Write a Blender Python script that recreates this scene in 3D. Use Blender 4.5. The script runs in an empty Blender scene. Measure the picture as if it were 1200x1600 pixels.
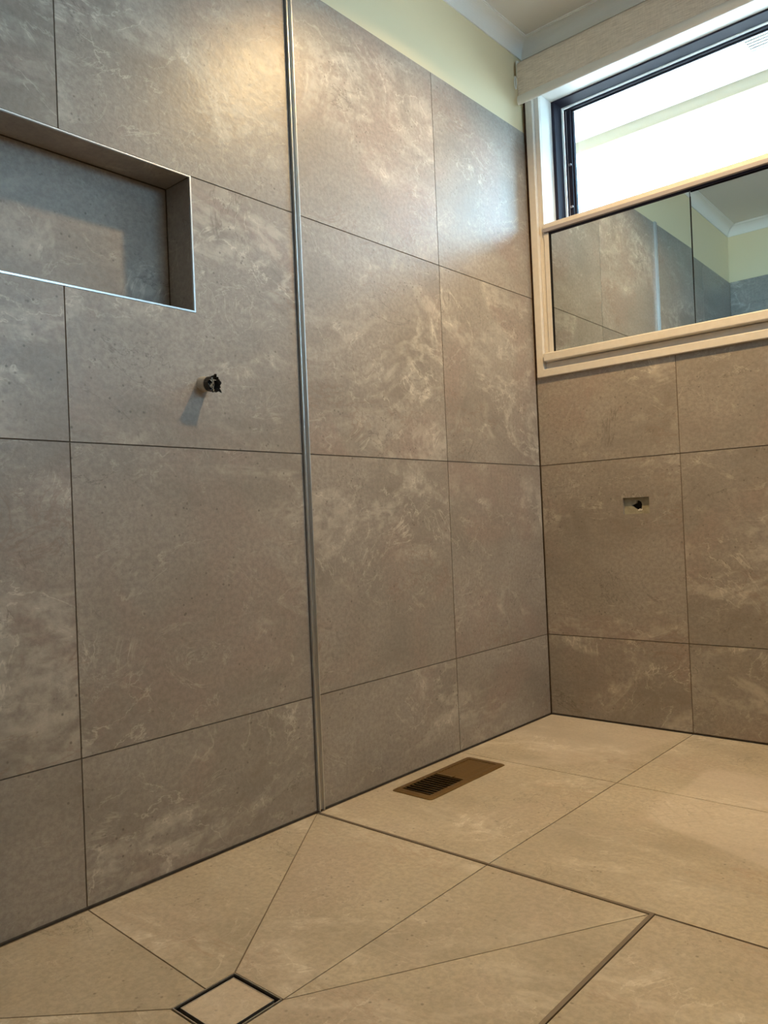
import bpy, bmesh, math, random
from mathutils import Vector, Matrix
random.seed(7)
scn = bpy.context.scene
COL = scn.collection

# ------------------------------------------------------------------ camera
cam_d = bpy.data.cameras.new('camera'); cam = bpy.data.objects.new('camera', cam_d); COL.objects.link(cam)
CP = Vector((1.42805802, -2.48163014, 0.70315996))
RIGHT = Vector((0.75036575, 0.65961773, -0.04307783)).normalized()
FWD = Vector((-0.65970062, 0.75139278, 0.01428226)).normalized()
UP = RIGHT.cross(FWD).normalized()
m = Matrix((RIGHT, UP, -FWD)).transposed().to_4x4(); m.translation = CP
cam.matrix_world = m
cam_d.sensor_fit = 'HORIZONTAL'; cam_d.sensor_width = 36.0; cam_d.lens = 36.0 * 1228.17 / 1200.0
cam_d.clip_start = 0.02
scn.camera = cam

# ------------------------------------------------------------------ world, daylight, exposure
scn.view_settings.view_transform = 'Standard'; scn.view_settings.look = 'None'
scn.view_settings.gamma = 1.0; scn.view_settings.use_curve_mapping = False
scn.view_settings.exposure = 0.0
w = bpy.data.worlds.new('overcast_sky'); scn.world = w; w.use_nodes = True
bg = w.node_tree.nodes['Background']; bg.inputs[0].default_value = (0.44, 0.75, 1.0, 1); bg.inputs[1].default_value = 17.5

sd = bpy.data.lights.new('sun', 'SUN'); sd.energy = 30; sd.angle = 0.02; sd.color = (1, .97, .92)
so = bpy.data.objects.new('sun', sd); COL.objects.link(so); so.location = (4, 4, 6)
so.rotation_euler = Vector((0.8, 0.35, 1.3)).to_track_quat('Z', 'Y').to_euler()

pd = bpy.data.lights.new('window_portal', 'AREA'); pd.shape = 'RECTANGLE'; pd.size = 2.04; pd.size_y = 0.46
pd.cycles.is_portal = True
po = bpy.data.objects.new('window_portal', pd); COL.objects.link(po); po.location = (1.07, 0.225, 1.97)
po.rotation_euler = (-math.pi / 2, 0, 0)

FILL_WIN = (-1.40, 1.58, -.15, 2.08)     # unseen window added to the right wall for cool fill: (y0, z0, y1, z1)
pd2 = bpy.data.lights.new('fill_window_portal', 'AREA'); pd2.shape = 'RECTANGLE'; pd2.size = FILL_WIN[2]-FILL_WIN[0]; pd2.size_y = FILL_WIN[3]-FILL_WIN[1]
pd2.cycles.is_portal = True
po2 = bpy.data.objects.new('fill_window_portal', pd2); COL.objects.link(po2); po2.location = (3.12, (FILL_WIN[0]+FILL_WIN[2])/2, (FILL_WIN[1]+FILL_WIN[3])/2)
po2.rotation_euler = (math.pi/2, 0, math.pi/2)

def downlight_light(loc, power, size=.085):
    d = bpy.data.lights.new('downlight_lamp', 'AREA'); d.shape = 'DISK'; d.size = size
    d.energy = power; d.color = (1.0, .665, .30); d.spread = math.radians(140)
    o = bpy.data.objects.new('downlight_lamp', d); COL.objects.link(o); o.location = loc
downlight_light((.70, -.64, 2.382), 22)
downlight_light((1.75, -2.75, 2.382), 5)  # unseen rear lamp, added as weak warm fill for lower wall and floor

# ------------------------------------------------------------------ helpers
def tagk(o, kind='structure'):
    o['kind'] = kind; return o
def tag(o, label, cat, group=None):
    o['label'] = label; o['category'] = cat
    if group: o['group'] = group
    return o
def link(name, bm, mats, parent=None, smooth=False, bevel=0):
    me = bpy.data.meshes.new(name); bmesh.ops.recalc_face_normals(bm, faces=bm.faces[:]) if not getattr(bm, 'keepn', False) else None
    bm.to_mesh(me); bm.free()
    for mt in (mats if isinstance(mats, (list, tuple)) else [mats]): me.materials.append(mt)
    if smooth:
        for p in me.polygons: p.use_smooth = True
    o = bpy.data.objects.new(name, me); COL.objects.link(o)
    if parent: o.parent = parent
    if bevel:
        b = o.modifiers.new('bevel', 'BEVEL'); b.width = bevel; b.segments = 2; b.limit_method = 'ANGLE'
        b.angle_limit = math.radians(40)
    return o
def empty(name, loc=(0, 0, 0)):
    o = bpy.data.objects.new(name, None); COL.objects.link(o); o.location = loc; o.empty_display_size = .05; return o
def box(bm, a, b, mi=0):
    x0, y0, z0 = [min(a[i], b[i]) for i in range(3)]; x1, y1, z1 = [max(a[i], b[i]) for i in range(3)]
    v = [bm.verts.new(p) for p in ((x0,y0,z0),(x1,y0,z0),(x1,y1,z0),(x0,y1,z0),(x0,y0,z1),(x1,y0,z1),(x1,y1,z1),(x0,y1,z1))]
    for f in ((0,3,2,1),(4,5,6,7),(0,1,5,4),(1,2,6,5),(2,3,7,6),(3,0,4,7)):
        fc = bm.faces.new([v[i] for i in f]); fc.material_index = mi
def nb(): return bmesh.new()
def boxobj(name, a, b, mat, parent=None, bevel=0):
    bm = nb(); box(bm, a, b); return link(name, bm, mat, parent, bevel=bevel)
def extrude_profile(bm, prof, p0, p1, ax_u, ax_v, cap=True):
    """prof: list of (u,v); extruded from p0 to p1"""
    A = [bm.verts.new(Vector(p0) + ax_u * u + ax_v * v) for u, v in prof]
    B = [bm.verts.new(Vector(p1) + ax_u * u + ax_v * v) for u, v in prof]
    n = len(prof)
    for i in range(n):
        bm.faces.new((A[i], A[(i+1) % n], B[(i+1) % n], B[i]))
    if cap: bm.faces.new(A[::-1]); bm.faces.new(B)
def cyl(bm, p0, p1, r0, r1=None, n=24, cap=True):
    r1 = r0 if r1 is None else r1
    p0 = Vector(p0); p1 = Vector(p1); d = (p1 - p0).normalized()
    a = d.orthogonal().normalized(); b = d.cross(a)
    A = [bm.verts.new(p0 + (a*math.cos(t)+b*math.sin(t))*r0) for t in [2*math.pi*i/n for i in range(n)]]
    B = [bm.verts.new(p1 + (a*math.cos(t)+b*math.sin(t))*r1) for t in [2*math.pi*i/n for i in range(n)]]
    for i in range(n): bm.faces.new((A[i], A[(i+1)%n], B[(i+1)%n], B[i]))
    if cap: bm.faces.new(A[::-1]); bm.faces.new(B)

# ------------------------------------------------------------------ materials
class NT:
    def __init__(s, name):
        s.m = bpy.data.materials.new(name); s.m.use_nodes = True; s.t = s.m.node_tree
        s.b = s.t.nodes['Principled BSDF']; s.out = s.t.nodes['Material Output']
    def n(s, ty, **k):
        nd = s.t.nodes.new(ty)
        for a, v in k.items(): setattr(nd, a, v)
        return nd
    def l(s, a, b): s.t.links.new(a, b)
    def math(s, op, a, b=None, clamp=False):
        nd = s.n('ShaderNodeMath', operation=op, use_clamp=clamp)
        for i, v in enumerate((a, b)):
            if v is None: continue
            if isinstance(v, (int, float)): nd.inputs[i].default_value = v
            else: s.l(v, nd.inputs[i])
        return nd.outputs[0]
    def noise(s, vec, scale, detail=6, rough=.55, dist=0., lac=2.):
        nd = s.n('ShaderNodeTexNoise'); nd.inputs['Scale'].default_value = scale; nd.inputs['Detail'].default_value = detail
        nd.inputs['Roughness'].default_value = rough; nd.inputs['Distortion'].default_value = dist
        nd.inputs['Lacunarity'].default_value = lac
        s.l(vec, nd.inputs['Vector']); return nd.outputs['Fac']
    def ss(s, v, a, b):
        nd = s.n('ShaderNodeMapRange', interpolation_type='SMOOTHSTEP')
        nd.inputs[1].default_value = a; nd.inputs[2].default_value = b
        s.l(v, nd.inputs[0]); return nd.outputs[0]
    def mix(s, fac, a, b, bt='MIX'):
        nd = s.n('ShaderNodeMix', data_type='RGBA', blend_type=bt)
        for i, v in ((0, fac), (6, a), (7, b)):
            if isinstance(v, (int, float)): nd.inputs[i].default_value = v
            elif isinstance(v, tuple): nd.inputs[i].default_value = (*v, 1)
            else: s.l(v, nd.inputs[i])
        return nd.outputs[2]

def simple(name, col, rough=.5, metal=0., spec=.5, bump=0., bscale=80, var=0.):
    M = NT(name); b = M.b
    b.inputs['Base Color'].default_value = (*col, 1); b.inputs['Roughness'].default_value = rough
    b.inputs['Metallic'].default_value = metal; b.inputs['Specular IOR Level'].default_value = spec
    tc = M.n('ShaderNodeTexCoord').outputs['Object']
    nz = M.noise(tc, bscale, 5)
    if var:
        c = M.mix(M.ss(nz, .3, .7), tuple(x*(1-var) for x in col), tuple(min(1, x*(1+var)) for x in col))
        M.l(c, b.inputs['Base Color'])
    if bump:
        bp = M.n('ShaderNodeBump'); bp.inputs['Strength'].default_value = bump; bp.inputs['Distance'].default_value = .001
        M.l(nz, bp.inputs['Height']); M.l(bp.outputs[0], b.inputs['Normal'])
    return M.m

def tile_mat(name, base_lo, base_hi, vein, pink, rough=.3, haze=False):
    M = NT(name)
    uv = M.n('ShaderNodeUVMap', uv_map='UVMap').outputs[0]
    mp = M.n('ShaderNodeMapping'); mp.inputs['Rotation'].default_value = (0, 0, math.radians(-38)); mp.inputs['Scale'].default_value = (1., 2.0, 1.)
    M.l(uv, mp.inputs[0]); d = mp.outputs[0]
    big = M.noise(d, 1.7, 8, .6, .6)
    mid = M.noise(uv, 9, 8, .65, .4)
    fine = M.noise(uv, 90, 6, .7)
    base = M.mix(M.ss(big, .34, .66), tuple(c*.93 for c in base_lo), tuple(c*1.04 for c in base_hi))
    base = M.mix(M.math('MULTIPLY', M.ss(mid, .35, .7), .5), base, base_hi)
    # pinkish clouds
    pk = M.noise(uv, 2.6, 6, .6, .8)
    base = M.mix(M.math('MULTIPLY', M.ss(pk, .48, .66), .75), base, pink)
    # fine mottle
    base = M.mix(M.math('MULTIPLY', M.ss(fine, .36, .64), .50), base, tuple(c*.70 for c in base_lo))
    # veins: thin ridges of distorted noise, only inside clusters
    def ridge(vec, scale, width, dist, detail=5):
        n = M.noise(vec, scale, detail, .6, dist)
        r = M.math('ABSOLUTE', M.math('SUBTRACT', n, .5))
        return M.math('SUBTRACT', 1., M.ss(r, 0., width))
    cl1 = M.ss(M.noise(d, 1.35, 4, .55, .5), .47, .62)
    cl2 = M.ss(M.noise(d, 1.9, 4, .6, .3), .50, .64)
    v1 = M.math('MULTIPLY', ridge(uv, 3.2, .010, 1.0, 7), cl1)
    v2 = M.math('MULTIPLY', ridge(uv, 7.5, .016, 1.6, 7), cl2)
    v3 = M.math('MULTIPLY', ridge(d, 1.3, .006, .5, 9), M.ss(mid, .42, .6))
    soft = M.math('MULTIPLY', M.math('MULTIPLY', ridge(d, 1.9, .07, 1.2, 6), cl1), .55)
    vs = M.math('ADD', M.math('ADD', M.math('MULTIPLY', v1, .75), M.math('MULTIPLY', v2, .5)), M.math('ADD', M.math('MULTIPLY', v3, .5), soft), True)
    vs = M.math('MULTIPLY', vs, M.ss(M.noise(uv, 26, 4, .6), .30, .62))
    col = M.mix(M.math('MULTIPLY', vs, .80), base, vein)
    # thin dark hairlines beside some veins
    dk = M.math('MULTIPLY', ridge(uv, 3.0, .0065, 1.1, 7), M.ss(M.noise(d, 2.3, 3), .53, .62))
    rd = M.math('MULTIPLY', ridge(d, 4.2, .035, 2.2, 8), M.ss(M.noise(d, 2.0, 4), .55, .64))
    col = M.mix(M.math('MULTIPLY', rd, .40), col, (base_lo[0]*.85, base_lo[1]*.66, base_lo[2]*.58))
    col = M.mix(M.math('MULTIPLY', dk, .55), col, tuple(c*.45 for c in base_lo))
    # specks / tiny pits
    vo = M.n('ShaderNodeTexVoronoi'); vo.inputs['Scale'].default_value = 60; M.l(uv, vo.inputs['Vector'])
    pit = M.math('SUBTRACT', 1., M.ss(vo.outputs['Distance'], .08, .22))
    pit = M.math('MULTIPLY', pit, M.ss(M.noise(uv, 5, 3), .44, .56))
    pit = M.math('MULTIPLY', pit, M.ss(M.noise(uv, 33, 2), .46, .56))
    col = M.mix(M.math('MULTIPLY', pit, .72), col, tuple(c*.4 for c in base_lo))
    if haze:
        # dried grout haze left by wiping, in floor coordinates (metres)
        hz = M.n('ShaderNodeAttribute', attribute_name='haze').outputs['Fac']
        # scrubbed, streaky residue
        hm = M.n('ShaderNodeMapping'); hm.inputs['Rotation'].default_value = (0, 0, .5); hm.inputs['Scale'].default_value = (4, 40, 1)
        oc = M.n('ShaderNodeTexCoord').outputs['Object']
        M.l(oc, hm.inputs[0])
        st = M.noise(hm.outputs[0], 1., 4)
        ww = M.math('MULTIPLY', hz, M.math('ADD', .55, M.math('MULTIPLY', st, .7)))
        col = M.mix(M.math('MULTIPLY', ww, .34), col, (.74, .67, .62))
    M.l(col, M.b.inputs['Base Color'])
    rn = M.noise(uv, 30, 6, .6)
    rr = M.math('ADD', rough - .06, M.math('MULTIPLY', rn, .14))
    M.l(rr, M.b.inputs['Roughness'])
    M.b.inputs['Specular IOR Level'].default_value = .62
    # slate-like micro relief
    bn1 = M.noise(uv, 42, 3, .5, .5); bn2 = M.noise(uv, 260, 3, .6); bn3 = M.noise(uv, 95, 3, .6)
    h = M.math('ADD', M.math('MULTIPLY', bn1, .9), M.math('ADD', M.math('MULTIPLY', bn2, .12), M.math('MULTIPLY', bn3, .45)))
    bp = M.n('ShaderNodeBump'); bp.inputs['Strength'].default_value = .36; bp.inputs['Distance'].default_value = .0018
    M.l(h, bp.inputs['Height']); M.l(bp.outputs[0], M.b.inputs['Normal'])
    return M.m

T_WALL = tile_mat('stone_look_wall_tile', (.285, .252, .222), (.375, .338, .302), (.66, .62, .55), (.36, .285, .25), rough=.39)
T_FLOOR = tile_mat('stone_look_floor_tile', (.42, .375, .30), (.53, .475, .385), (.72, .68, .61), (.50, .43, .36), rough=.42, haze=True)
GROUT = simple('brown_grout', (.14, .11, .085), .9, var=.15)
PAINT = simple('cream_wall_paint', (.78, .66, .43), .55, bump=.1, bscale=200)
CEIL = simple('white_ceiling_paint', (.74, .71, .66), .75, bump=.05)
CORN = simple('white_cornice', (.82, .80, .76), .5)
TRIMW = simple('cream_timber_paint', (.71, .67, .62), .38, bump=.25, bscale=60, var=.03)
REVEAL = simple('white_reveal_paint', (.80, .80, .78), .45)
DARKAL = simple('dark_anodised_aluminium', (.020, .019, .034), .62, spec=.22)
GREYAL = simple('grey_aluminium_track', (.34, .32, .36), .4)
SATIN = simple('satin_aluminium', (.70, .70, .69), .33, metal=.9, bump=.05)
CHROME = simple('polished_steel_edge', (.80, .82, .84), .30, metal=.9)
STRIPM = simple('brown_metal_floor_strip', (.30, .26, .22), .38, metal=.7)
BRONZE = simple('bronze_painted_metal', (.22, .14, .055), .38, metal=.65, var=.08)
BLACK = simple('black_void', (.006, .005, .005), .9)
GAPBROWN = simple('dark_gap_brown', (.10, .055, .035), .9, var=.4, bscale=30)  # dark brown carrying the shade seen in the window's gaps
PLASTER = simple('raw_plasterboard', (.33, .31, .24), .9, var=.15, bscale=60)
PLASTICB = simple('black_plastic_film', (.010, .010, .011), .28, bump=.8, bscale=150)
SLEEVE = simple('grey_pipe_sleeve', (.46, .43, .39), .6, var=.2)
FLOSS = simple('pale_plumbers_tape', (.60, .58, .52), .6)
ADHES = simple('smeared_grey_adhesive', (.30, .29, .27), .8, var=.15)
SOFFIT = simple('white_soffit_board', (.86, .86, .85), .7)
FASCIA = simple('shaded_white_fascia', (.23, .185, .125), .6)  # white fascia in shade, the shade darkened into its base colour
GROUND = simple('pale_concrete_yard', (.55, .53, .50), .9, var=.1, bscale=8)
CLIPM = simple('white_plastic', (.75, .73, .68), .4)
def fabric():
    M = NT('woven_blind_fabric'); tc = M.n('ShaderNodeTexCoord').outputs['Object']
    mp = M.n('ShaderNodeMapping'); mp.inputs['Scale'].default_value = (25, 1, 420); M.l(tc, mp.inputs[0])
    mp2 = M.n('ShaderNodeMapping'); mp2.inputs['Scale'].default_value = (420, 1, 30); M.l(tc, mp2.inputs[0])
    a = M.noise(mp.outputs[0], 1, 3); b = M.noise(mp2.outputs[0], 1, 3)
    s = M.math('ADD', M.math('MULTIPLY', a, .7), M.math('MULTIPLY', b, .3))
    M.l(M.mix(M.ss(s, .35, .65), (.62, .53, .44), (.86, .76, .65)), M.b.inputs['Base Color'])
    M.b.inputs['Roughness'].default_value = .8
    bp = M.n('ShaderNodeBump'); bp.inputs['Strength'].default_value = .4; bp.inputs['Distance'].default_value = .001
    M.l(s, bp.inputs['Height']); M.l(bp.outputs[0], M.b.inputs['Normal'])
    return M.m
FABRIC = fabric()
def mirror_mat():
    M = NT('silvered_mirror_glass'); M.b.inputs['Base Color'].default_value = (.70, .755, .745, 1)
    M.b.inputs['Metallic'].default_value = 1; M.b.inputs['Roughness'].default_value = .012
    return M.m
MIRROR = mirror_mat()
def glass_mat():
    M = NT('clear_window_glass'); fr = M.n('ShaderNodeFresnel'); fr.inputs[0].default_value = 1.45
    tr = M.n('ShaderNodeBsdfTransparent'); tr.inputs[0].default_value = (.95, .97, .96, 1)
    gl = M.n('ShaderNodeBsdfGlossy'); gl.inputs['Roughness'].default_value = 0.01
    mx = M.n('ShaderNodeMixShader'); M.l(fr.outputs[0], mx.inputs[0]); M.l(tr.outputs[0], mx.inputs[1]); M.l(gl.outputs[0], mx.inputs[2])
    M.l(mx.outputs[0], M.out.inputs['Surface']); return M.m
GLASS = glass_mat()
def emis(name, col, s):
    M = NT(name); M.b.inputs['Emission Color'].default_value = (*col, 1); M.b.inputs['Emission Strength'].default_value = s; return M.m
LENS = emis('lit_lamp_lens', (1, .72, .42), 12)

# ------------------------------------------------------------------ tiling
G = .0013   # half a grout joint
def inset(poly, d):
    n = len(poly); out = []
    area = sum(poly[i][0]*poly[(i+1)%n][1]-poly[(i+1)%n][0]*poly[i][1] for i in range(n))
    sgn = 1 if area > 0 else -1
    for i in range(n):
        p0 = Vector(poly[i-1]); p1 = Vector(poly[i]); p2 = Vector(poly[(i+1)%n])
        a = (p1-p0).normalized(); b = (p2-p1).normalized()
        na = Vector((-a.y, a.x))*sgn; nbv = Vector((-b.y, b.x))*sgn
        k = 1 + na.dot(nbv)
        out.append(tuple(p1 + (na+nbv)*(d/max(k, .3))))
    return out
class Tiling:
    """slabs with their own grain on a plane: mat 0 tile, mat 1 grout"""
    def __init__(s, to3, thick=.008):
        s.bm = nb(); s.uv = s.bm.loops.layers.uv.new('UVMap'); s.to3 = to3; s.k = 0; s.t = thick; s.hz = None
    def slab(s, poly, off=None, rot=0, gap=G, flipu=False, d0=0.):
        if off is None: off = (random.uniform(0, 40), random.uniform(0, 40))
        P = inset(poly, gap) if gap else poly
        top = [s.bm.verts.new(s.to3(u, v, d0)) for u, v in P]
        bot = [s.bm.verts.new(s.to3(u, v, d0-s.t)) for u, v in P]
        n = len(P); fs = [(s.bm.faces.new(top), list(P))]
        for i in range(n):
            j = (i+1) % n
            fs.append((s.bm.faces.new((top[j], top[i], bot[i], bot[j])), [P[j], P[i], P[i], P[j]]))
        c, sn = math.cos(rot), math.sin(rot)
        for f, q in fs:
            for lp, (u, v) in zip(f.loops, q):
                u2 = -u if flipu else u
                lp[s.uv].uv = (c*u2-sn*v+off[0], sn*u2+c*v+off[1])
        return off
    def holed(s, rect, hole):
        """rect with a rectangular hole, cut from one tile"""
        u0, v0, u1, v1 = rect; u0 += G; v0 += G; u1 -= G; v1 -= G; a, b, c, d = hole
        off = (random.uniform(0, 40), random.uniform(0, 40))
        for r in ((u0, v0, u1, b), (u0, d, u1, v1), (u0, b, a, d), (c, b, u1, d)):
            s.slab([(r[0], r[1]), (r[2], r[1]), (r[2], r[3]), (r[0], r[3])], off, gap=0)
    def rect(s, u0, v0, u1, v1, **k): return s.slab([(u0, v0), (u1, v0), (u1, v1), (u0, v1)], **k)
    def back(s, u0, v0, u1, v1, d=-.0022):
        f = s.bm.faces.new([s.bm.verts.new(s.to3(u, v, d)) for u, v in ((u0, v0), (u1, v0), (u1, v1), (u0, v1))]); f.material_index = 1
    def done(s, name, mat=None, parent=None):
        for f in s.bm.faces: pass
        return link(name, s.bm, [mat or T_WALL, GROUT], parent)

Z0, Z1, Z2, ZT, ZC = .2834, .8834, 1.4834, 2.0811, 2.395
ROWS = [.004, Z0, Z1, Z2, ZT]
YA, YC1, YC2, YB, YN = -.5515, -1.1315, -1.1506, -1.7506, -2.19
RX, RY = 2.95, -3.5      # room extents
NIB = .62

# ---- left wall (x = 0)
left = Tiling(lambda u, v, d: Vector((d, u, v)))
NR, NL, NBt = -1.4516, -2.06, 1.1825
for i in range(4):
    z0, z1 = ROWS[i], ROWS[i+1]
    left.rect(YA, z0, -.002, z1); left.rect(YC1, z0, YA, z1)
    if i == 2:
        left.slab([(YC2, z0), (YC2, z1), (NR, z1), (NR, NBt), (YB, NBt), (YB, z0)])
        left.slab([(YB, z0), (YB, NBt), (NL, NBt), (NL, z1), (YN, z1), (YN, z0)])
    else:
        left.rect(YB, z0, YC2, z1); left.rect(YN, z0, YB, z1)
left.back(YN, 0, YC2-.0005, NBt); left.back(YN, Z2, YC2-.0005, ZT); left.back(YN, NBt, NL, Z2); left.back(NR, NBt, YC2-.0005, Z2)
left.back(YC1+.0005, 0, 0, ZT)
wl = left.done('wall_left'); tagk(wl)
# structural wall behind (with room for the niche), painted band above the tiles
bm = nb()
box(bm, (-.22, YN-.05, 0), (-.009, NL-.002, ZT)); box(bm, (-.22, NR+.002, 0), (-.009, .25, ZT))
box(bm, (-.22, NL-.002, 0), (-.009, NR+.002, NBt-.012)); box(bm, (-.22, NL-.002, Z2+.002), (-.009, NR+.002, ZT)); box(bm, (-.22, NL-.002, NBt-.012), (-.105, NR+.002, Z2+.002))
link('masonry', bm, GROUT, wl)
bm = nb(); box(bm, (-.22, YN-.05, ZT), (-.003, .25, ZC+.03)); link('painted_band', bm, PAINT, wl)
bm = nb(); box(bm, (-.004, YC1+.0, -.001), (-.0025, YC2, ZT)); link('channel_bed', bm, GROUT, wl)
# niche lining
ND = .0945
def niche(parent):
    t = Tiling(lambda u, v, d: Vector((-ND + d, u, v)), .006)
    t.rect(NL+.006, NBt, -1.7506-.22, Z2-.001); t.rect(-1.7506-.22, NBt, NR-.001, Z2-.001); t.back(NL, NBt-.002, NR, Z2)
    t.done('niche_back', parent=parent)
    t = Tiling(lambda u, v, d: Vector((u, NR - d, v)), .002); t.rect(-ND, NBt, -.001, Z2); t.done('niche_side', parent=parent)
    t = Tiling(lambda u, v, d: Vector((u, NL + d, v)), .002); t.rect(-ND, NBt, -.001, Z2); t.done('niche_side', parent=parent)
    t = Tiling(lambda u, v, d: Vector((v, u, Z2 - d)), .002); t.rect(NL, -ND, NR, -.001); t.done('niche_head', parent=parent)
    t = Tiling(lambda u, v, d: Vector((v, u, NBt + d)), .010); t.rect(NL, -ND, NR, -.001); t.done('niche_sill', parent=parent)
niche(wl)
# niche edge trim: a slim square-edge frame
ne = empty('niche_edge_trim', (0, NR, Z2)); tag(ne, 'thin polished metal edging framing the recessed shower niche in the left wall', 'tile trim')
def L(o, P): return o
def child_box(name, a, b, mat, par, bevel=0):
    o = boxobj(name, a, b, mat, par, bevel); o.matrix_parent_inverse = Matrix.Translation(par.location).inverted(); return o
e = .0030
child_box('head_strip', (-.004, NL, Z2-e), (.0006, NR, Z2), CHROME, ne)
child_box('sill_strip', (-.004, NL, NBt-.0005), (.0006, NR, NBt+e), CHROME, ne)
child_box('side_strip', (-.004, NR-e, NBt), (.0008, NR+.0006, Z2+.0006), CHROME, ne)
child_box('side_strip', (-.004, NL, NBt), (.0006, NL+e, Z2), CHROME, ne)

# ---- window wall (y = 0)
WX0, WX1, WZ0, WZ1 = .012, 2.13, 1.195, 2.262
HOLE = (.058, 2.085, 1.245, 2.207)
win = Tiling(lambda u, v, d: Vector((u, -d, v)))
XS = [.003, .5007, 1.1007, 1.7007, 2.3007, RX]; RXS = len(XS)-1
SOCK = (.3045, .6985, .3935, .7525)
for i in range(4):
    for j in range(5):
        a, b, c, d = XS[j], ROWS[i], XS[j+1], ROWS[i+1]
        if i == 1 and j == 0: win.holed((a, b, c, d), SOCK); continue
        top = WZ0+.02
        if i >= 2 and a < WX1:
            if i == 3:
                if c <= WX1: continue
                a = WX1-.004
            elif c <= WX1: d = top
            else:
                win.slab([(a, b), (c, b), (c, d), (WX1-.004, d), (WX1-.004, top), (a, top)]); continue
        win.rect(a, b, c, d)
win.back(0, 0, RX, SOCK[1]); win.back(0, SOCK[3], RX, WZ0+.02); win.back(0, SOCK[1], SOCK[0], SOCK[3]); win.back(SOCK[2], SOCK[1], RX, SOCK[3])
win.back(WX1+.01, WZ0, RX, ZT)
wb = win.done('wall_window_side'); tagk(wb)
bm = nb(); TW = .23
box(bm, (-.22, .0085, 0), (SOCK[0]-.006, TW, HOLE[2]-.01)); box(bm, (SOCK[2]+.006, .0085, 0), (RX+.2, TW, HOLE[2]-.01))
box(bm, (SOCK[0]-.006, .0085, 0), (SOCK[2]+.006, TW, SOCK[1]-.006)); box(bm, (SOCK[0]-.006, .0085, SOCK[3]+.006), (SOCK[2]+.006, TW, HOLE[2]-.01))
box(bm, (SOCK[0]-.006, .06, SOCK[1]-.006), (SOCK[2]+.006, TW, SOCK[3]+.006))
box(bm, (-.22, .0085, HOLE[2]-.01), (.040, TW, HOLE[3]+.012)); box(bm, (HOLE[1]+.012, .0085, HOLE[2]-.01), (RX+.2, TW, HOLE[3]+.012))
link('masonry', bm, GAPBROWN, wb)
bm = nb(); box(bm, (-.003, .003, HOLE[3]+.012), (RX+.2, TW, ZC+.03)); link('painted_band', bm, PAINT, wb)

# ---- wall nib at the end of the shower, and the unseen remainder of the bathroom
nib = Tiling(lambda u, v, d: Vector((u, YN + d, v)))
for i in range(4): nib.rect(.001, ROWS[i], NIB, ROWS[i+1])
nib.back(0, 0, NIB, ZT)
nbk = nib.done('wall_shower_end'); tagk(nbk)
bm = nb(); box(bm, (-.02, YN-.10, 0), (NIB, YN-.009, ZT)); link('masonry', bm, PAINT, nbk)
bm = nb(); box(bm, (-.02, YN-.10, ZT), (NIB, YN-.003, ZC+.03)); link('painted_band', bm, PAINT, nbk)
for nm, to3, (u0, u1) in (('wall_right', lambda u, v, d: Vector((RX - d, u, v)), (RY, 0)),
                          ('wall_door_side', lambda u, v, d: Vector((u, RY + d, v)), (0, RX)),
                          ('wall_bath_left', lambda u, v, d: Vector((d, u, v)), (RY, YN-.10))):
    t = Tiling(to3); u = u0; R = nm == 'wall_right'
    if R:
        for a, b, c, d in ((RY, 0, 0, FILL_WIN[1]), (RY, FILL_WIN[1], FILL_WIN[0], ZT), (FILL_WIN[2], FILL_WIN[1], 0, ZT)):
            v = b
            while v < d-.01:
                v2 = min([q for q in ROWS[1:]+[FILL_WIN[1]] if q > v+.01]+[d]); v2 = min(v2, d); uu = a
                while uu < c-.01: t.rect(uu, max(v, .004), min(uu+.6, c), v2); uu += .6
                v = v2
            t.back(a, b, c, d)
    while u < u1-.01 and not R:
        for i in range(4): t.rect(u, ROWS[i], min(u+.6, u1), ROWS[i+1])
        u += .6
    if not R: t.back(u0, 0, u1, ZT)
    o = t.done(nm); tagk(o)
    bm = nb()
    P = [to3(a, b, d) for a in (u0-.05, u1+.05) for b in (ZT, ZC+.03) for d in (-.15, -.003)]
    box(bm, [min(p[i] for p in P) for i in range(3)], [max(p[i] for p in P) for i in range(3)]); 
    link('painted_band', bm, PAINT, o)
    bm = nb()
    for (ua, ub, za, zb) in (((u0-.05, u1+.05, 0, FILL_WIN[1]), (u0-.05, FILL_WIN[0], FILL_WIN[1], ZT), (FILL_WIN[2], u1+.05, FILL_WIN[1], ZT), (FILL_WIN[0], FILL_WIN[2], FILL_WIN[3], ZT)) if R else ((u0-.05, u1+.05, 0, ZT),)):
        P = [to3(a, b, d) for a in (ua, ub) for b in (za, zb) for d in (-.15, -.009)]
        box(bm, [min(p[i] for p in P) for i in range(3)], [max(p[i] for p in P) for i in range(3)])
    link('masonry', bm, PAINT, o)

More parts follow.
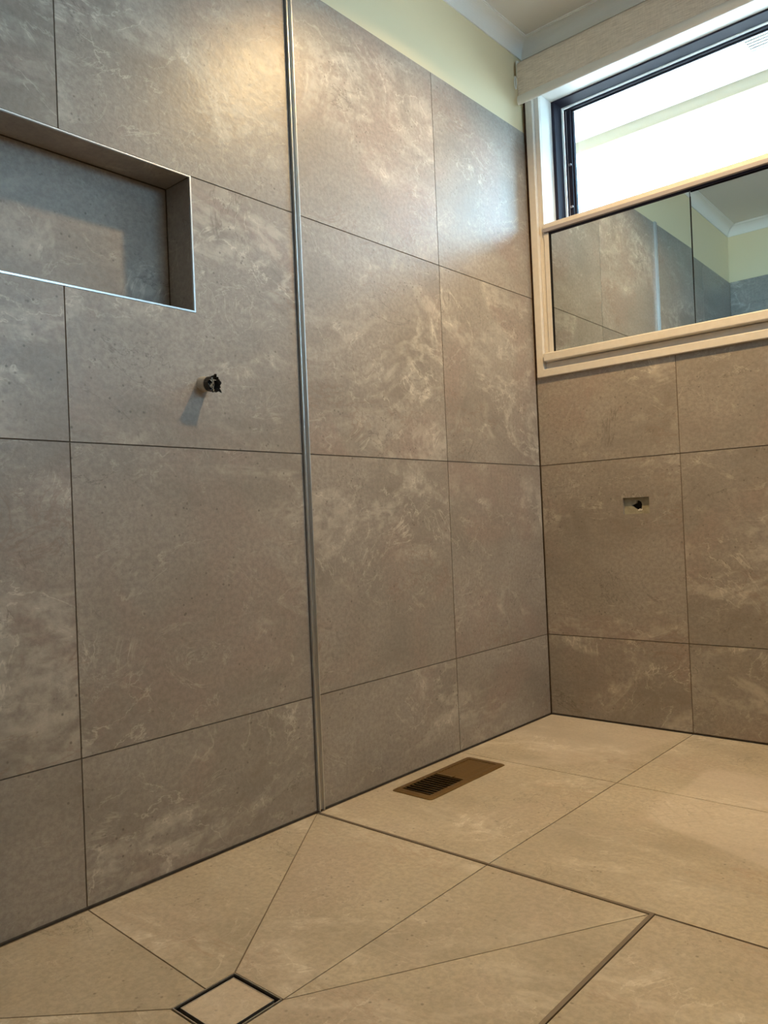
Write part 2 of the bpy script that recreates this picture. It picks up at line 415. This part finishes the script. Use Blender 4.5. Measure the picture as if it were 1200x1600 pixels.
# ---- ceiling and cornice
o = boxobj('ceiling', (-.2, RY-.15, ZC), (RX+.15, .23, ZC+.05), CEIL); tagk(o)
def cove(name, p0, p1, inward, m0=1, m1=1):
    """plaster cove: inward = unit vector away from the wall; mitred ends"""
    S = .050; prof = [(0, S+.0), (0.0, S), (.004, S), (.004, S-.004)]
    n = 9
    prof = [(0, S), (.0045, S), (.0045, S-.004)]
    for i in range(n+1):
        t = i/n*math.pi/2
        prof.append((.0045+(S-.010)*(1-math.cos(t)) , S-.004-(S-.010)*math.sin(t)))
    prof += [(S-.001, .006), (S-.001, .0035), (S+.004, .0035), (S+.004, 0), (0, 0)]
    d = (Vector(p1)-Vector(p0)).normalized(); bm = nb(); iv = Vector(inward)
    A = [bm.verts.new(Vector(p0)+iv*a+Vector((0, 0, -b))+d*a*m0) for a, b in prof]
    B = [bm.verts.new(Vector(p1)+iv*a+Vector((0, 0, -b))-d*a*m1) for a, b in prof]
    k = len(prof)
    for i in range(k): bm.faces.new((A[i], A[(i+1)%k], B[(i+1)%k], B[i]))
    bm.faces.new(A[::-1]); bm.faces.new(B)
    o = link(name, bm, CORN); tagk(o); return o
cz = ZC
cove('trim_1', (-.003, YN, cz), (-.003, .003, cz), (1, 0, 0))
cove('trim_2', (-.003, .003, cz), (RX, .003, cz), (0, -1, 0))
cove('trim_3', (0, YN-.003, cz), (NIB, YN-.003, cz), (0, 1, 0), 1, -1)
cove('trim_4', (RX, RY, cz), (RX, 0, cz), (-1, 0, 0))

# ---- floor
fl = Tiling(lambda u, v, d: Vector((u, v, d)))
FX = [.0035, .5007, 1.1007, 1.7007, 2.3007, RX]; FY = [-.0035, -.5515, -1.1515]
REG = (.0605, -.9225, .1625, -.5905)
SX, SY = .844, -1.1515
for j in range(5):
    fl.rect(FX[j], FY[1], FX[j+1], FY[0])
    if j == 0: fl.holed((FX[0], FY[2]+.004, FX[1], FY[1]), REG)
    elif j == 1: fl.rect(FX[1], FY[2]+.003, FX[2], FY[1])
    else: fl.rect(FX[j], FY[2], FX[j+1], FY[1])
y = SY
while y > RY:
    y2 = max(y-.6, RY); xs = [SX+.004, 1.4507, 2.0507, RX]
    for a, b in zip(xs, xs[1:]): fl.rect(a, y2, b, y)
    y = y2
x0 = .0035
fl.rect(0, RY, SX+.002, -2.79); fl.rect(0, -2.79, SX+.002, YN)
T_, R_, L_, B_ = (.3955, -1.7125), (.5118, -1.7125), (.3955, -1.830), (.5118, -1.830)
W0, W1, W2, S0, S1, J = (x0, SY-.004), (x0, YB), (x0, YN+.003), (SX-.004, SY-.004), (SX-.004, YN+.003), (.5007, SY-.004)
D1 = (.3955, -1.768)
fl.slab([W0, T_, D1, W1]); fl.slab([W0, J, R_, T_]); fl.slab([J, S0, R_])
fl.slab([W1, D1, L_, W2]); fl.slab([S0, S1, B_, R_]); fl.slab([W2, L_, B_, S1])
for r in ((-.01, REG[3], RX, 0), (-.01, REG[1], REG[0], REG[3]), (REG[2], REG[1], RX, REG[3]), (-.01, T_[1], RX, REG[1]),
          (-.01, L_[1], T_[0], T_[1]), (R_[0], L_[1], RX, T_[1]), (-.01, RY, RX, L_[1])):
    fl.back(*r, d=-.0018)
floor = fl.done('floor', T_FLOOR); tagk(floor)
# wiped grout residue as a per-corner mask would be too coarse: shader masks in metres
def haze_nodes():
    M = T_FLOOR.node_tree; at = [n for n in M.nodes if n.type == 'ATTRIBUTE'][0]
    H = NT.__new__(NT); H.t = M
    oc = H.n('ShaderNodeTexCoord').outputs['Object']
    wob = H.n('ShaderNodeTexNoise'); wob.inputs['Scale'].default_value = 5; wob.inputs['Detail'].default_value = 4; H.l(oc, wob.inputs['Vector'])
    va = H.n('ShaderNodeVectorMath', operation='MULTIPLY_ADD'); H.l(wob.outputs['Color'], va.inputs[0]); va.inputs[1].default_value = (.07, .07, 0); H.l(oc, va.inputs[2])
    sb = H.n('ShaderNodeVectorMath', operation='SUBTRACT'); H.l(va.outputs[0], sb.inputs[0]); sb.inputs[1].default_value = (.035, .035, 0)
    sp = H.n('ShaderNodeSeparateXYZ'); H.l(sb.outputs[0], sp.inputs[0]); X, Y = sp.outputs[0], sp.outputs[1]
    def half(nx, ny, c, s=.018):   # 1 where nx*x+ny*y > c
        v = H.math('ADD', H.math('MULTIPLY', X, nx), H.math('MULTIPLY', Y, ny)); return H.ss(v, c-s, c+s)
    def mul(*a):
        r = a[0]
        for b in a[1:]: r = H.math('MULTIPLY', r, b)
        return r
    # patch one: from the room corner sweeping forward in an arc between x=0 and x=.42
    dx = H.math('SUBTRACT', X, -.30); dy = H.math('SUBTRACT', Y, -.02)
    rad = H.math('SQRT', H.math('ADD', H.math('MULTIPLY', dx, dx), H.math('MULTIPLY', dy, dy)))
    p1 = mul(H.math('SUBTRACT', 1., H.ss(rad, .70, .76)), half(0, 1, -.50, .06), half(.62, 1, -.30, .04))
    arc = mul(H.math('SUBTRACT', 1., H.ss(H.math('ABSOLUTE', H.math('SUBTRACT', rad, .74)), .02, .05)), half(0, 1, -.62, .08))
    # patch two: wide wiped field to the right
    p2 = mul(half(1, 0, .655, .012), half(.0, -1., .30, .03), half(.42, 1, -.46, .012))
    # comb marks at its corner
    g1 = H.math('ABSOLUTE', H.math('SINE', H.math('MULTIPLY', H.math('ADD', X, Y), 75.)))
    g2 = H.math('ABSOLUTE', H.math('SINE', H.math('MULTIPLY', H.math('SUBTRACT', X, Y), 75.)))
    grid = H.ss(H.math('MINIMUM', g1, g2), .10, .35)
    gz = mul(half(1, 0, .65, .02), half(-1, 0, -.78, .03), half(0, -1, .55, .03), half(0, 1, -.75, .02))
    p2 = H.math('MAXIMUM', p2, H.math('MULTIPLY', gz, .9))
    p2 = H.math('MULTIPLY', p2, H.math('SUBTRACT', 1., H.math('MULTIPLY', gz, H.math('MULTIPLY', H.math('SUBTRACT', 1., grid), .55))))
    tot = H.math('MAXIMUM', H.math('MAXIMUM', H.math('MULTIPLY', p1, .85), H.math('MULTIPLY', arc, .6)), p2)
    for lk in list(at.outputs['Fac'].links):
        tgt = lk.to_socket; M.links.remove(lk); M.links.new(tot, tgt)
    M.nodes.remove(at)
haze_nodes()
o = boxobj('slab', (-.2, RY-.1, -.12), (.0475, .2, -.0085), GROUT, floor)
bm = nb(); box(bm, (.0475, RY-.1, -.12), (RX+.1, -1.85, -.0085)); box(bm, (.0475, -.58, -.12), (RX+.1, .2, -.0085))
box(bm, (.175, -1.70, -.12), (RX+.1, -.58, -.0085)); box(bm, (.0475, -1.70, -.12), (.175, -.935, -.0085)); box(bm, (.0475, -1.85, -.12), (.385, -1.70, -.0085)); box(bm, (.522, -1.85, -.12), (RX+.1, -1.70, -.0085))
link('slab', bm, GROUT, floor)

# metal strips bounding the shower floor
def strip_bm(a, b):
    bm = nb(); box(bm, a, b); return bm
ss = empty('shower_edge_strip', (SX, SY, 0)); tag(ss, 'slim brown metal strip bounding the shower floor, turning a corner among the floor tiles', 'floor trim')
child_box('cross_strip', (.004, SY-.0035, -.004), (SX+.0035, SY+.0035, .0012), STRIPM, ss)
child_box('side_strip', (SX-.0035, YN+.003, -.004), (SX+.0035, SY-.0035, .0012), STRIPM, ss)

# ------------------------------------------------------------------ window
wn = empty('window_1', (0, 0, WZ0)); tagk(wn)
def wbx(name, a, b, mat, bevel=0, par=wn):
    o = boxobj(name, a, b, mat, None, bevel); o.parent = par; o.matrix_parent_inverse = Matrix.Translation(par.location).inverted(); return o
def frame_ring(name, o_, i_, y0, y1, mat, bevel=.0015, par=wn):
    """rectangular picture-frame with mitred corners; o_,i_ = (x0,z0,x1,z1)"""
    bm = nb()
    O = [(o_[0], o_[1]), (o_[2], o_[1]), (o_[2], o_[3]), (o_[0], o_[3])]; I = [(i_[0], i_[1]), (i_[2], i_[1]), (i_[2], i_[3]), (i_[0], i_[3])]
    V = [[bm.verts.new((p[0], y, p[1])) for p in R] for R in (O, I) for y in (y0, y1)]
    of, ob, if_, ib = V
    for k in range(4):
        j = (k+1) % 4
        bm.faces.new((of[k], of[j], if_[j], if_[k])); bm.faces.new((ob[j], ob[k], ib[k], ib[j]))
        bm.faces.new((of[j], of[k], ob[k], ob[j])); bm.faces.new((if_[k], if_[j], ib[j], ib[k]))
    o = link(name, bm, mat, None, bevel=bevel); o.parent = par; o.matrix_parent_inverse = Matrix.Translation(par.location).inverted(); return o
# architrave in two steps
frame_ring('architrave', (WX0, WZ0, WX1, WZ1), (.040, 1.222, 2.102, 2.232), -.012, .012, TRIMW, .0025)
frame_ring('inner_architrave', (.0405, 1.2225, 2.1015, 2.2315), (.058, 1.2455, 2.085, 2.207), +.003, .016, TRIMW, .001)
# left gap beside the architrave: dark brown box standing in for the shaded cavity
wbx('gap_shade_box', (-.002, .001, 1.19), (.013, .02, 2.28), GAPBROWN)
# reveals
wbx('head_reveal', (.047, .0165, 2.207), (2.095, .19, 2.218), REVEAL)
wbx('side_reveal', (.047, .0165, 1.70), (.058, .19, 2.207), REVEAL)
wbx('side_reveal', (2.085, .0165, 1.70), (2.096, .19, 2.207), REVEAL)
wbx('sill_board', (.047, .016, 1.236), (2.096, .19, 1.2455), TRIMW)
wbx('backing_board', (.047, .060, 1.2455), (2.096, .075, 1.70), GAPBROWN)  # board coloured dark for the shade behind the mirror's side gap
# side stops of the lower mirror bay
wbx('side_stop', (.0585, -.002, 1.2465), (.0770, .05, 1.702), TRIMW, .001)
wbx('shadow_gap', (.0771, -.0015, 1.2475), (.0790, .05, 1.702), BLACK)  # solid black strip, its colour making the shade in the gap
wbx('side_stop', (2.075, -.003, 1.2465), (2.0845, .05, 1.702), TRIMW, .001)
# cream ledge rail below the mirrors, overlapping the frame
rl = wbx('ledge_rail', (.0455, -.021, 1.2475), (2.096, .03, 1.277), TRIMW, .003)
# meeting rail and dark mirror track
wbx('middle_rail', (.0585, -.008, 1.7165), (2.0845, .11, 1.7325), TRIMW, .0015)
wbx('mirror_track', (.0600, -.010, 1.7035), (2.0845, .035, 1.7163), GREYAL, .0008)
wbx('track_lip', (.0600, .002, 1.6965), (2.0845, .006, 1.7045), DARKAL)
# dark aluminium outer frame & sash
frame_ring('outer_frame', (.0582, 1.700, 2.0848, 2.2068), (.0705, 1.712, 2.0725, 2.2005), .094, .150, DARKAL, .001)
frame_ring('frame_bead', (.0700, 1.712, 2.0730, 2.2010), (.0725, 1.714, 2.0705, 2.1985), .1505, .160, REVEAL, .0003)
frame_ring('sash_frame', (.0710, 1.716, 2.0720, 2.2000), (.0960, 1.726, 2.0470, 2.1925), .164, .176, DARKAL, .001)
frame_ring('sash_lip', (.0905, 1.722, 2.0525, 2.1945), (.1010, 1.730, 2.0420, 2.1890), .1765, .192, DARKAL, .001)
wbx('glass_pane', (.1010, .182, 1.7305), (2.042, .186, 2.1885), GLASS)
wbx('sash_highlight', (.0800, .1620, 1.73), (.0815, .1638, 2.19), GREYAL)  # lighter grey strip painted as the highlight running up the sash
for zz in (1.83, 1.985):
    wbx('sash_clip', (.0835, .156, zz), (.095, .1638, zz+.007), GREYAL, .001)
# assumed window, unseen in the right wall, added to cool the left wall
w2 = empty('fill_window', (RX, FILL_WIN[0], FILL_WIN[1])); tagk(w2)
def w2ring(name, w_, x0, x1, g, mat):
    y0, z0, y1, z1 = FILL_WIN[0]+g, FILL_WIN[1]+g, FILL_WIN[2]-g, FILL_WIN[3]-g; bm = nb()
    for q in ((y0, z0, y1, z0+w_), (y0, z1-w_, y1, z1), (y0, z0+w_, y0+w_, z1-w_), (y1-w_, z0+w_, y1, z1-w_)): box(bm, (x0, q[0], q[1]), (x1, q[2], q[3]))
    o = link(name, bm, mat, w2); o.matrix_parent_inverse = Matrix.Translation(w2.location).inverted()
w2ring('architrave', .05, RX-.012, RX+.02, -.04, TRIMW); w2ring('window_frame', .035, RX+.10, RX+.14, 0., DARKAL)
wbx('glass_pane', (RX+.118, FILL_WIN[0]+.035, FILL_WIN[1]+.035), (RX+.122, FILL_WIN[2]-.035, FILL_WIN[3]-.035), GLASS, par=w2)
# mirrored sliding doors in the lower half
def mirror_panel(x0, x1, tilt, label, yoff):
    z0, z1 = 1.2772, 1.6985
    p = empty('mirror_panel', (x0, .002+yoff, z0)); p.rotation_euler = (-math.radians(tilt), 0, 0)
    bm = nb(); box(bm, (0, 0, 0), (x1-x0, .004, z1-z0)); link('mirror_glass', bm, MIRROR, p, bevel=.0004)
    bm = nb(); box(bm, (.0005, .0042, .0005), (x1-x0-.0005, .010, z1-z0-.002)); link('backing', bm, BLACK, p)
    tag(p, label, 'mirror')
    return p
mirror_panel(.0830, .5668, .5, 'frameless mirror panel under the window glass, the left one with the window corner beside it', .0)
mirror_panel(.5692, 1.0670, 1.15, 'frameless mirror panel under the window glass, the right one reflecting ceiling cornice and corner', .0)
mirror_panel(1.0700, 1.5685, .5, 'frameless mirror panel under the window glass, third from the left corner', .0)
mirror_panel(1.5715, 2.0720, .5, 'frameless mirror panel under the window glass, at its far right end', .0)

# ------------------------------------------------------------------ roller blind
rb = empty('roller_blind', (.012, -.03, 2.29)); tag(rb, 'rolled-up beige woven roller blind mounted above the window under the cornice', 'blind')
def bprt(name, bm, mat, smooth=False, bevel=0):
    o = link(name, bm, mat, rb, smooth=smooth, bevel=bevel); o.matrix_parent_inverse = Matrix.Translation(rb.location).inverted(); return o
bm = nb(); X0, X1 = .0135, 2.155; prof = []
cy, czr, r = -.030, 2.292, .0265
for i in range(21):
    t = math.radians(90 + 330 * i/20 - 60)
    prof.append((cy + r*math.cos(t), czr + r*math.sin(t)))
ring_ = [(cy + r*math.cos(a), czr + r*math.sin(a)) for a in [math.radians(180 - 12*i) for i in range(0, 29)]]
pts = [(cy-r, 2.188)] + ring_ + [(cy-r+.0012, 2.262), (cy-r+.0012, 2.188)]
extrude_profile(bm, pts, (X0, 0, 0), (X1, 0, 0), Vector((0, 1, 0)), Vector((0, 0, 1)))
bprt('fabric', bm, FABRIC)
bm = nb()
bar = [(cy-r+.0005+.0085*math.cos(a), 2.174+(.0165)*math.sin(a)) for a in [2*math.pi*i/20 for i in range(20)]]
extrude_profile(bm, bar, (X0-.001, 0, 0), (X1, 0, 0), Vector((0, 1, 0)), Vector((0, 0, 1)))
bprt('bottom_bar', bm, CLIPM, bevel=0)
bm = nb(); box(bm, (.004, -.052, 2.262), (.0125, .002, 2.322)); bprt('bracket', bm, CLIPM, bevel=.004)
bm = nb()
for i in range(10):
    a0 = math.pi*2*i/10; a1 = math.pi*2*(i+1)/10
    cyl(bm, (.008, -.062+.006*math.cos(a0), 2.238+.022*math.sin(a0)), (.008, -.062+.006*math.cos(a1), 2.238+.022*math.sin(a1)), .0022, n=8)
bprt('chain_loop', bm, CLIPM)

# ------------------------------------------------------------------ outdoors through the glass
eav = boxobj('eave_soffit', (-3, .232, 2.300), (3.95, .629, 2.33), SOFFIT); tagk(eav)
o = boxobj('eave_soffit', (RX+.155, -4, 2.300), (RX+.85, .232, 2.33), SOFFIT); tagk(o)  # unseen eave added outside the right window to keep skylight off lower walls
bm = nb(); box(bm, (-3, .630, 2.253), (3.9, .642, 2.42))
o = link('eave_beam', bm, FASCIA); tagk(o)
o = boxobj('yard_ground', (-12, -9, -.5), (14, 20, -.4), GROUND); tagk(o)
sv = empty('soffit_vent', (.65, .35, 2.30)); tag(sv, 'white slatted vent set in the eave soffit outside the window', 'vent')
def svp(name, a, b, mat, bevel=0):
    o = boxobj(name, a, b, mat, sv, bevel); o.matrix_parent_inverse = Matrix.Translation(sv.location).inverted()
svp('vent_frame', (.625, .325, 2.292), (.96, .338, 2.2995), SOFFIT); svp('vent_frame', (.625, .462, 2.292), (.96, .475, 2.2995), SOFFIT)
svp('vent_frame', (.625, .338, 2.292), (.645, .462, 2.2995), SOFFIT); svp('vent_frame', (.94, .338, 2.292), (.96, .462, 2.2995), SOFFIT)
svp('vent_mesh', (.645, .338, 2.2985), (.94, .462, 2.2995), BLACK)
for k in range(7):
    yy = .3385 + k*.0180
    svp('vent_slat', (.6455, yy, 2.2955), (.9395, yy+.0095, 2.297), SOFFIT)

# ------------------------------------------------------------------ shower screen channel
ch = empty('screen_channel', (0, (YC1+YC2)/2, 0)); tag(ch, 'tall satin metal U channel for a shower screen, running up the left wall', 'channel')
def cprt(name, a, b, mat, bevel=0):
    o = boxobj(name, a, b, mat, ch, bevel); o.matrix_parent_inverse = Matrix.Translation(ch.location).inverted(); return o
H = ZT + .002
cprt('web', (-.0022, YC2+.0012, .004), (.0002, YC1-.0012, H), SATIN)
cprt('flange', (-.002, YC1-.0030, .003), (.0085, YC1-.0008, H), SATIN, .0004)
cprt('flange', (-.002, YC2+.0008, .003), (.0085, YC2+.0030, H), SATIN, .0004)
cprt('gasket', (.0002, YC2+.0032, .004), (.002, YC2+.0058, H-.01), BLACK)

# ------------------------------------------------------------------ pipe stub with torn plastic
ps = empty('pipe_stub', (0, -1.440, 1.026)); tag(ps, 'unfinished shower pipe stub wrapped in torn black plastic, sticking out of the left wall', 'pipe')
def pp(name, bm, mat, smooth=False): 
    o = link(name, bm, mat, ps, smooth=smooth); return o
ax = Vector((1, .10, -.12)).normalized()
a_ = ax.orthogonal().normalized(); b_ = ax.cross(a_)
def tubering(bm, rows, n=40, fn=None, closed=False):
    rings = []
    for k, (t, r) in enumerate(rows):
        rg = []
        for i in range(n):
            an = 2*math.pi*i/n
            dt, dr = fn(k, an) if fn else (0, 0)
            rg.append(bm.verts.new(ax*(t+dt) + (a_*math.cos(an)+b_*math.sin(an))*(r+dr)))
        rings.append(rg)
    for A, B in zip(rings, rings[1:]):
        for i in range(n): bm.faces.new((A[i], A[(i+1)%n], B[(i+1)%n], B[i]))
    return rings
bm = nb(); tubering(bm, [(-.006, .0165), (.006, .0165), (.022, .0155), (.024, .0145), (.022, .0125), (-.004, .0120)]); pp('sleeve', bm, SLEEVE, True)
bm = nb(); rg = tubering(bm, [(-.006, .0112), (.010, .0112), (.010, .0085), (-.005, .0085)]); bm.faces.new(rg[-1]); pp('pipe', bm, BLACK, True)
rnd = random.Random(3)
jag = [rnd.uniform(-1, 1) for _ in range(40)]
pk = {4: .004, 5: .003, 14: .007, 15: .003, 24: .004, 30: .009, 31: .003, 37: .003}
def fnp(k, an):
    i = int(round(an/(2*math.pi)*40)) % 40
    w = k/5.
    return (jag[i]*.0022*w + pk.get(i, 0)*.35*w, (jag[(i*7) % 40]*.0015)*w + pk.get(i, 0)*.8*w*w)
bm = nb(); rr_ = tubering(bm, [(.019, .0160), (.022, .0168), (.027, .0170), (.031, .0170), (.035, .0172), (.037, .0178)], 40, fnp)
bm2 = bm
inner = tubering(bm, [(.037, .0172), (.030, .0145), (.022, .013), (.014, .011)], 40, lambda k, an: (fnp(5-k, an) if k == 0 else (0, 0)))
bm.faces.new(inner[-1]); pp('plastic_wrap', bm, PLASTICB)
for k in range(7):
    bm = nb(); p = ax*rnd.uniform(.026, .034) + a_*rnd.uniform(-.010, .008)+b_*rnd.uniform(-.010, .008)
    for q in range(4):
        p2 = p + a_*rnd.uniform(-.006, .006)+b_*rnd.uniform(-.006, .006)+ax*rnd.uniform(-.001, .003)
        cyl(bm, p, p2, .0008, .0006, 6); p = p2
    pp('torn_strand', bm, FLOSS, True)

# ------------------------------------------------------------------ cut-out for a power point
ec = empty('wall_box_cutout', (.349, 0, .7255)); tag(ec, 'small rectangular cutout in the tile below the window with a ragged black hole', 'wall cutout')
def ep(name, bm, mat): 
    return link(name, bm, mat, ec)
hw, hh = .0455, .0280
bm = nb(); n = 22
# plasterboard back with ragged hole
rag = [(-.0205, .001), (-.012, .0045), (-.0035, .008), (-.002, .0165), (.006, .0165), (.013, .012), (.016, .004), (.015, -.006), (.011, -.014), (.004, -.0155), (-.004, -.011), (-.011, -.006), (-.016, -.002)]
outer = []
def rayrect(a):
    c, s = math.cos(a), math.sin(a); k = min(hw/abs(c) if abs(c) > 1e-6 else 9, hh/abs(s) if abs(s) > 1e-6 else 9); return (c*k, s*k)
import mathutils
angs = [math.atan2(q[1], q[0]) for q in rag]
Vi = [bm.verts.new((q[0], .011, q[1])) for q in rag]; Vo = [bm.verts.new((*[rayrect(a)[0]], .011, rayrect(a)[1])) for a in angs]
Vd = [bm.verts.new((q[0]*1.02, .021, q[1]*1.02)) for q in rag]
m_ = len(rag)
corner_angs = [math.atan2(s2*hh, s1*hw) for s1, s2 in ((1, 1), (-1, 1), (-1, -1), (1, -1))]
for i in range(m_):
    j = (i+1) % m_
    a0, a1 = angs[i], angs[j]
    cs = []
    for ca in corner_angs:
        # rag is listed clockwise: a1 < a0
        d_tot = (a0 - a1) % (2*math.pi); dc = (a0 - ca) % (2*math.pi)
        if 0 < dc < d_tot: cs.append((dc, ca))
    mids = [bm.verts.new((rayrect(ca)[0], .011, rayrect(ca)[1])) for _, ca in sorted(cs)]
    bm.faces.new([Vi[i], Vo[i]] + mids + [Vo[j], Vi[j]])
    bm.faces.new([Vi[i], Vi[j], Vd[j], Vd[i]])
ep('plasterboard', bm, PLASTER)
bm = nb(); box(bm, (-.046, .021, -.028), (.046, .0225, .028)); ep('cavity', bm, BLACK)
bm = nb()   # cut tile edges
for a0, b0 in (((-hw-.003, .0085, -hh-.003), (-hw, .012, hh+.003)), ((hw, .0085, -hh-.003), (hw+.003, .012, hh+.003)), ((-hw, .0085, hh), (hw, .012, hh+.003)), ((-hw, .0085, -hh-.003), (hw, .012, -hh))):
    box(bm, a0, b0)
ep('cut_edge', bm, ADHES)
bm = nb()
for k in range(5):
    box(bm, (.002+k*.003, .0095, -.0165-.001*(k % 2)), (.0045+k*.003, .0115, -.013+.0015*(k % 3)))
ep('plaster_crumb', bm, CLIPM)

# ------------------------------------------------------------------ floor register
fr = empty('floor_register', (.1155, -.7565, 0)); tag(fr, 'bronze metal floor register with louvres set in the floor tile by the left wall', 'vent')
W, Ln = .066, .1735
def rrect(w, l, r, n=6):
    pts = []
    for cx_, cy_, a0 in ((w-r, l-r, 0), (-w+r, l-r, 90), (-w+r, -l+r, 180), (w-r, -l+r, 270)):
        for i in range(n+1):
            a = math.radians(a0+90*i/n); pts.append((cx_+r*math.cos(a), cy_+r*math.sin(a)))
    return pts
bm = nb()
levels = [(W, Ln, .009, .0004), (W-.0005, Ln-.0005, .009, .0018), (W-.006, Ln-.006, .007, .0045), (W-.0195, Ln-.0205, .002, .0045), (W-.0195, Ln-.0205, .002, .0005)]
rings = [[bm.verts.new((x, y, z)) for x, y in rrect(w_, l_, r_)] for w_, l_, r_, z in levels]
for A, B in zip(rings, rings[1:]):
    for i in range(len(A)): bm.faces.new((A[i], A[(i+1)%len(A)], B[(i+1)%len(B)], B[i]))
link('frame', bm, BRONZE, fr, smooth=True).modifiers.new('e', 'EDGE_SPLIT').split_angle = .6
iw, il = W-.0195, Ln-.0205
boxobj('centre_bar', (-iw, -.004, .0005), (iw, .004, .0040), BRONZE, fr, .0005)
bm = nb(); box(bm, (-iw-.003, -il-.003, -.03), (iw+.003, il+.003, -.029))
for a0, b0 in (((-iw-.003, -il-.003, -.03), (-iw-.0015, il+.003, .0004)), ((iw+.0015, -il-.003, -.03), (iw+.003, il+.003, .0004)),
               ((-iw-.003, -il-.003, -.03), (iw+.003, -il-.0015, .0004)), ((-iw-.003, il+.0015, -.03), (iw+.003, il+.003, .0004))):
    box(bm, a0, b0)
link('duct_boot', bm, BLACK, fr)
NBL = 10
def blade(y, ang):
    bm = nb(); box(bm, (-iw, -.0042, -.0005), (iw, .0042, .0005)); o = link('louvre', bm, BRONZE, fr)
    o.location = (0, y, .0024); o.rotation_euler = (ang, 0, 0); return o
p = (il-.006)/NBL
for k in range(NBL):
    blade(-.006-(k+.5)*p, math.radians(100)).scale = (1, .50, 1.2)
for k in range(NBL):
    blade(.006+(k+.5)*p, math.radians(10)).scale = (1, 1.22, 1)
bm = nb(); box(bm, (.006, -.010, .003), (.011, .006, .0062)); link('damper_lever', bm, BRONZE, fr, bevel=.0006)

# ------------------------------------------------------------------ tile-insert floor waste
fd = empty('floor_drain', ((T_[0]+R_[0])/2, (T_[1]+L_[1])/2, 0)); tag(fd, 'square tile-insert shower drain with a black gap, sunk among the cut floor tiles', 'drain')
hx, hy = (R_[0]-T_[0])/2-.0012, (T_[1]-L_[1])/2-.0012
def ringbm(w0, l0, w1, l1, z0, z1):
    bm = nb(); V = []
    for z in (z0, z1):
        for w_, l_ in ((w0, l0), (w1, l1)):
            V.append([bm.verts.new((sx*w_, sy*l_, z)) for sx, sy in ((-1, -1), (1, -1), (1, 1), (-1, 1))])
    ob, ib, ot, it = V
    for i in range(4):
        j = (i+1) % 4
        bm.faces.new((ot[i], ot[j], it[j], it[i])); bm.faces.new((ob[j], ob[i], ib[i], ib[j])); bm.faces.new((ob[i], ob[j], ot[j], ot[i])); bm.faces.new((ib[j], ib[i], it[i], it[j]))
    return bm
link('rim', ringbm(hx, hy, hx-.0015, hy-.0015, -.028, .0010), SATIN, fd)
bm = nb(); box(bm, (-hx, -hy, -.032), (hx, hy, -.028)); link('pan', bm, BLACK, fd)
link('trough', ringbm(hx-.0016, hy-.0016, hx-.0030, hy-.0030, -.028, -.001), BLACK, fd)
gi = .0085
link('insert_tray', ringbm(hx-gi, hy-gi, hx-gi-.0010, hy-gi-.0010, -.022, .0006), SATIN, fd)
t = Tiling(lambda u, v, d: Vector((u, v, d)), .010); t.slab([(-hx+gi+.001, -hy+gi+.001), (hx-gi-.001, -hy+gi+.001), (hx-gi-.001, hy-gi-.001), (-hx+gi+.001, hy-gi-.001)], gap=.0003)
t.done('tile_insert', T_FLOOR, fd)

# ------------------------------------------------------------------ ceiling downlights (the main lamp and an added rear fill)
def downlight(x, y, label):
    d = empty('downlight', (x, y, ZC)); tag(d, label, 'ceiling light')
    bm = nb(); n = 32; prof = [(.055, -.0005), (.054, -.003), (.046, -.004), (.044, .0), ]
    R = [[bm.verts.new((r*math.cos(2*math.pi*i/n), r*math.sin(2*math.pi*i/n), z)) for i in range(n)] for r, z in prof]
    for A, B in zip(R, R[1:]):
        for i in range(n): bm.faces.new((A[i], A[(i+1)%n], B[(i+1)%n], B[i]))
    link('bezel', bm, CLIPM, d, smooth=True)
    bm = nb(); cyl(bm, (0, 0, -.0022), (0, 0, -.0008), .044, n=32); link('lens', bm, LENS, d)
downlight(.70, -.64, 'round white recessed downlight in the ceiling in front of the window')
downlight(1.75, -2.75, 'round white downlight added unseen at the rear of the ceiling as weak fill')
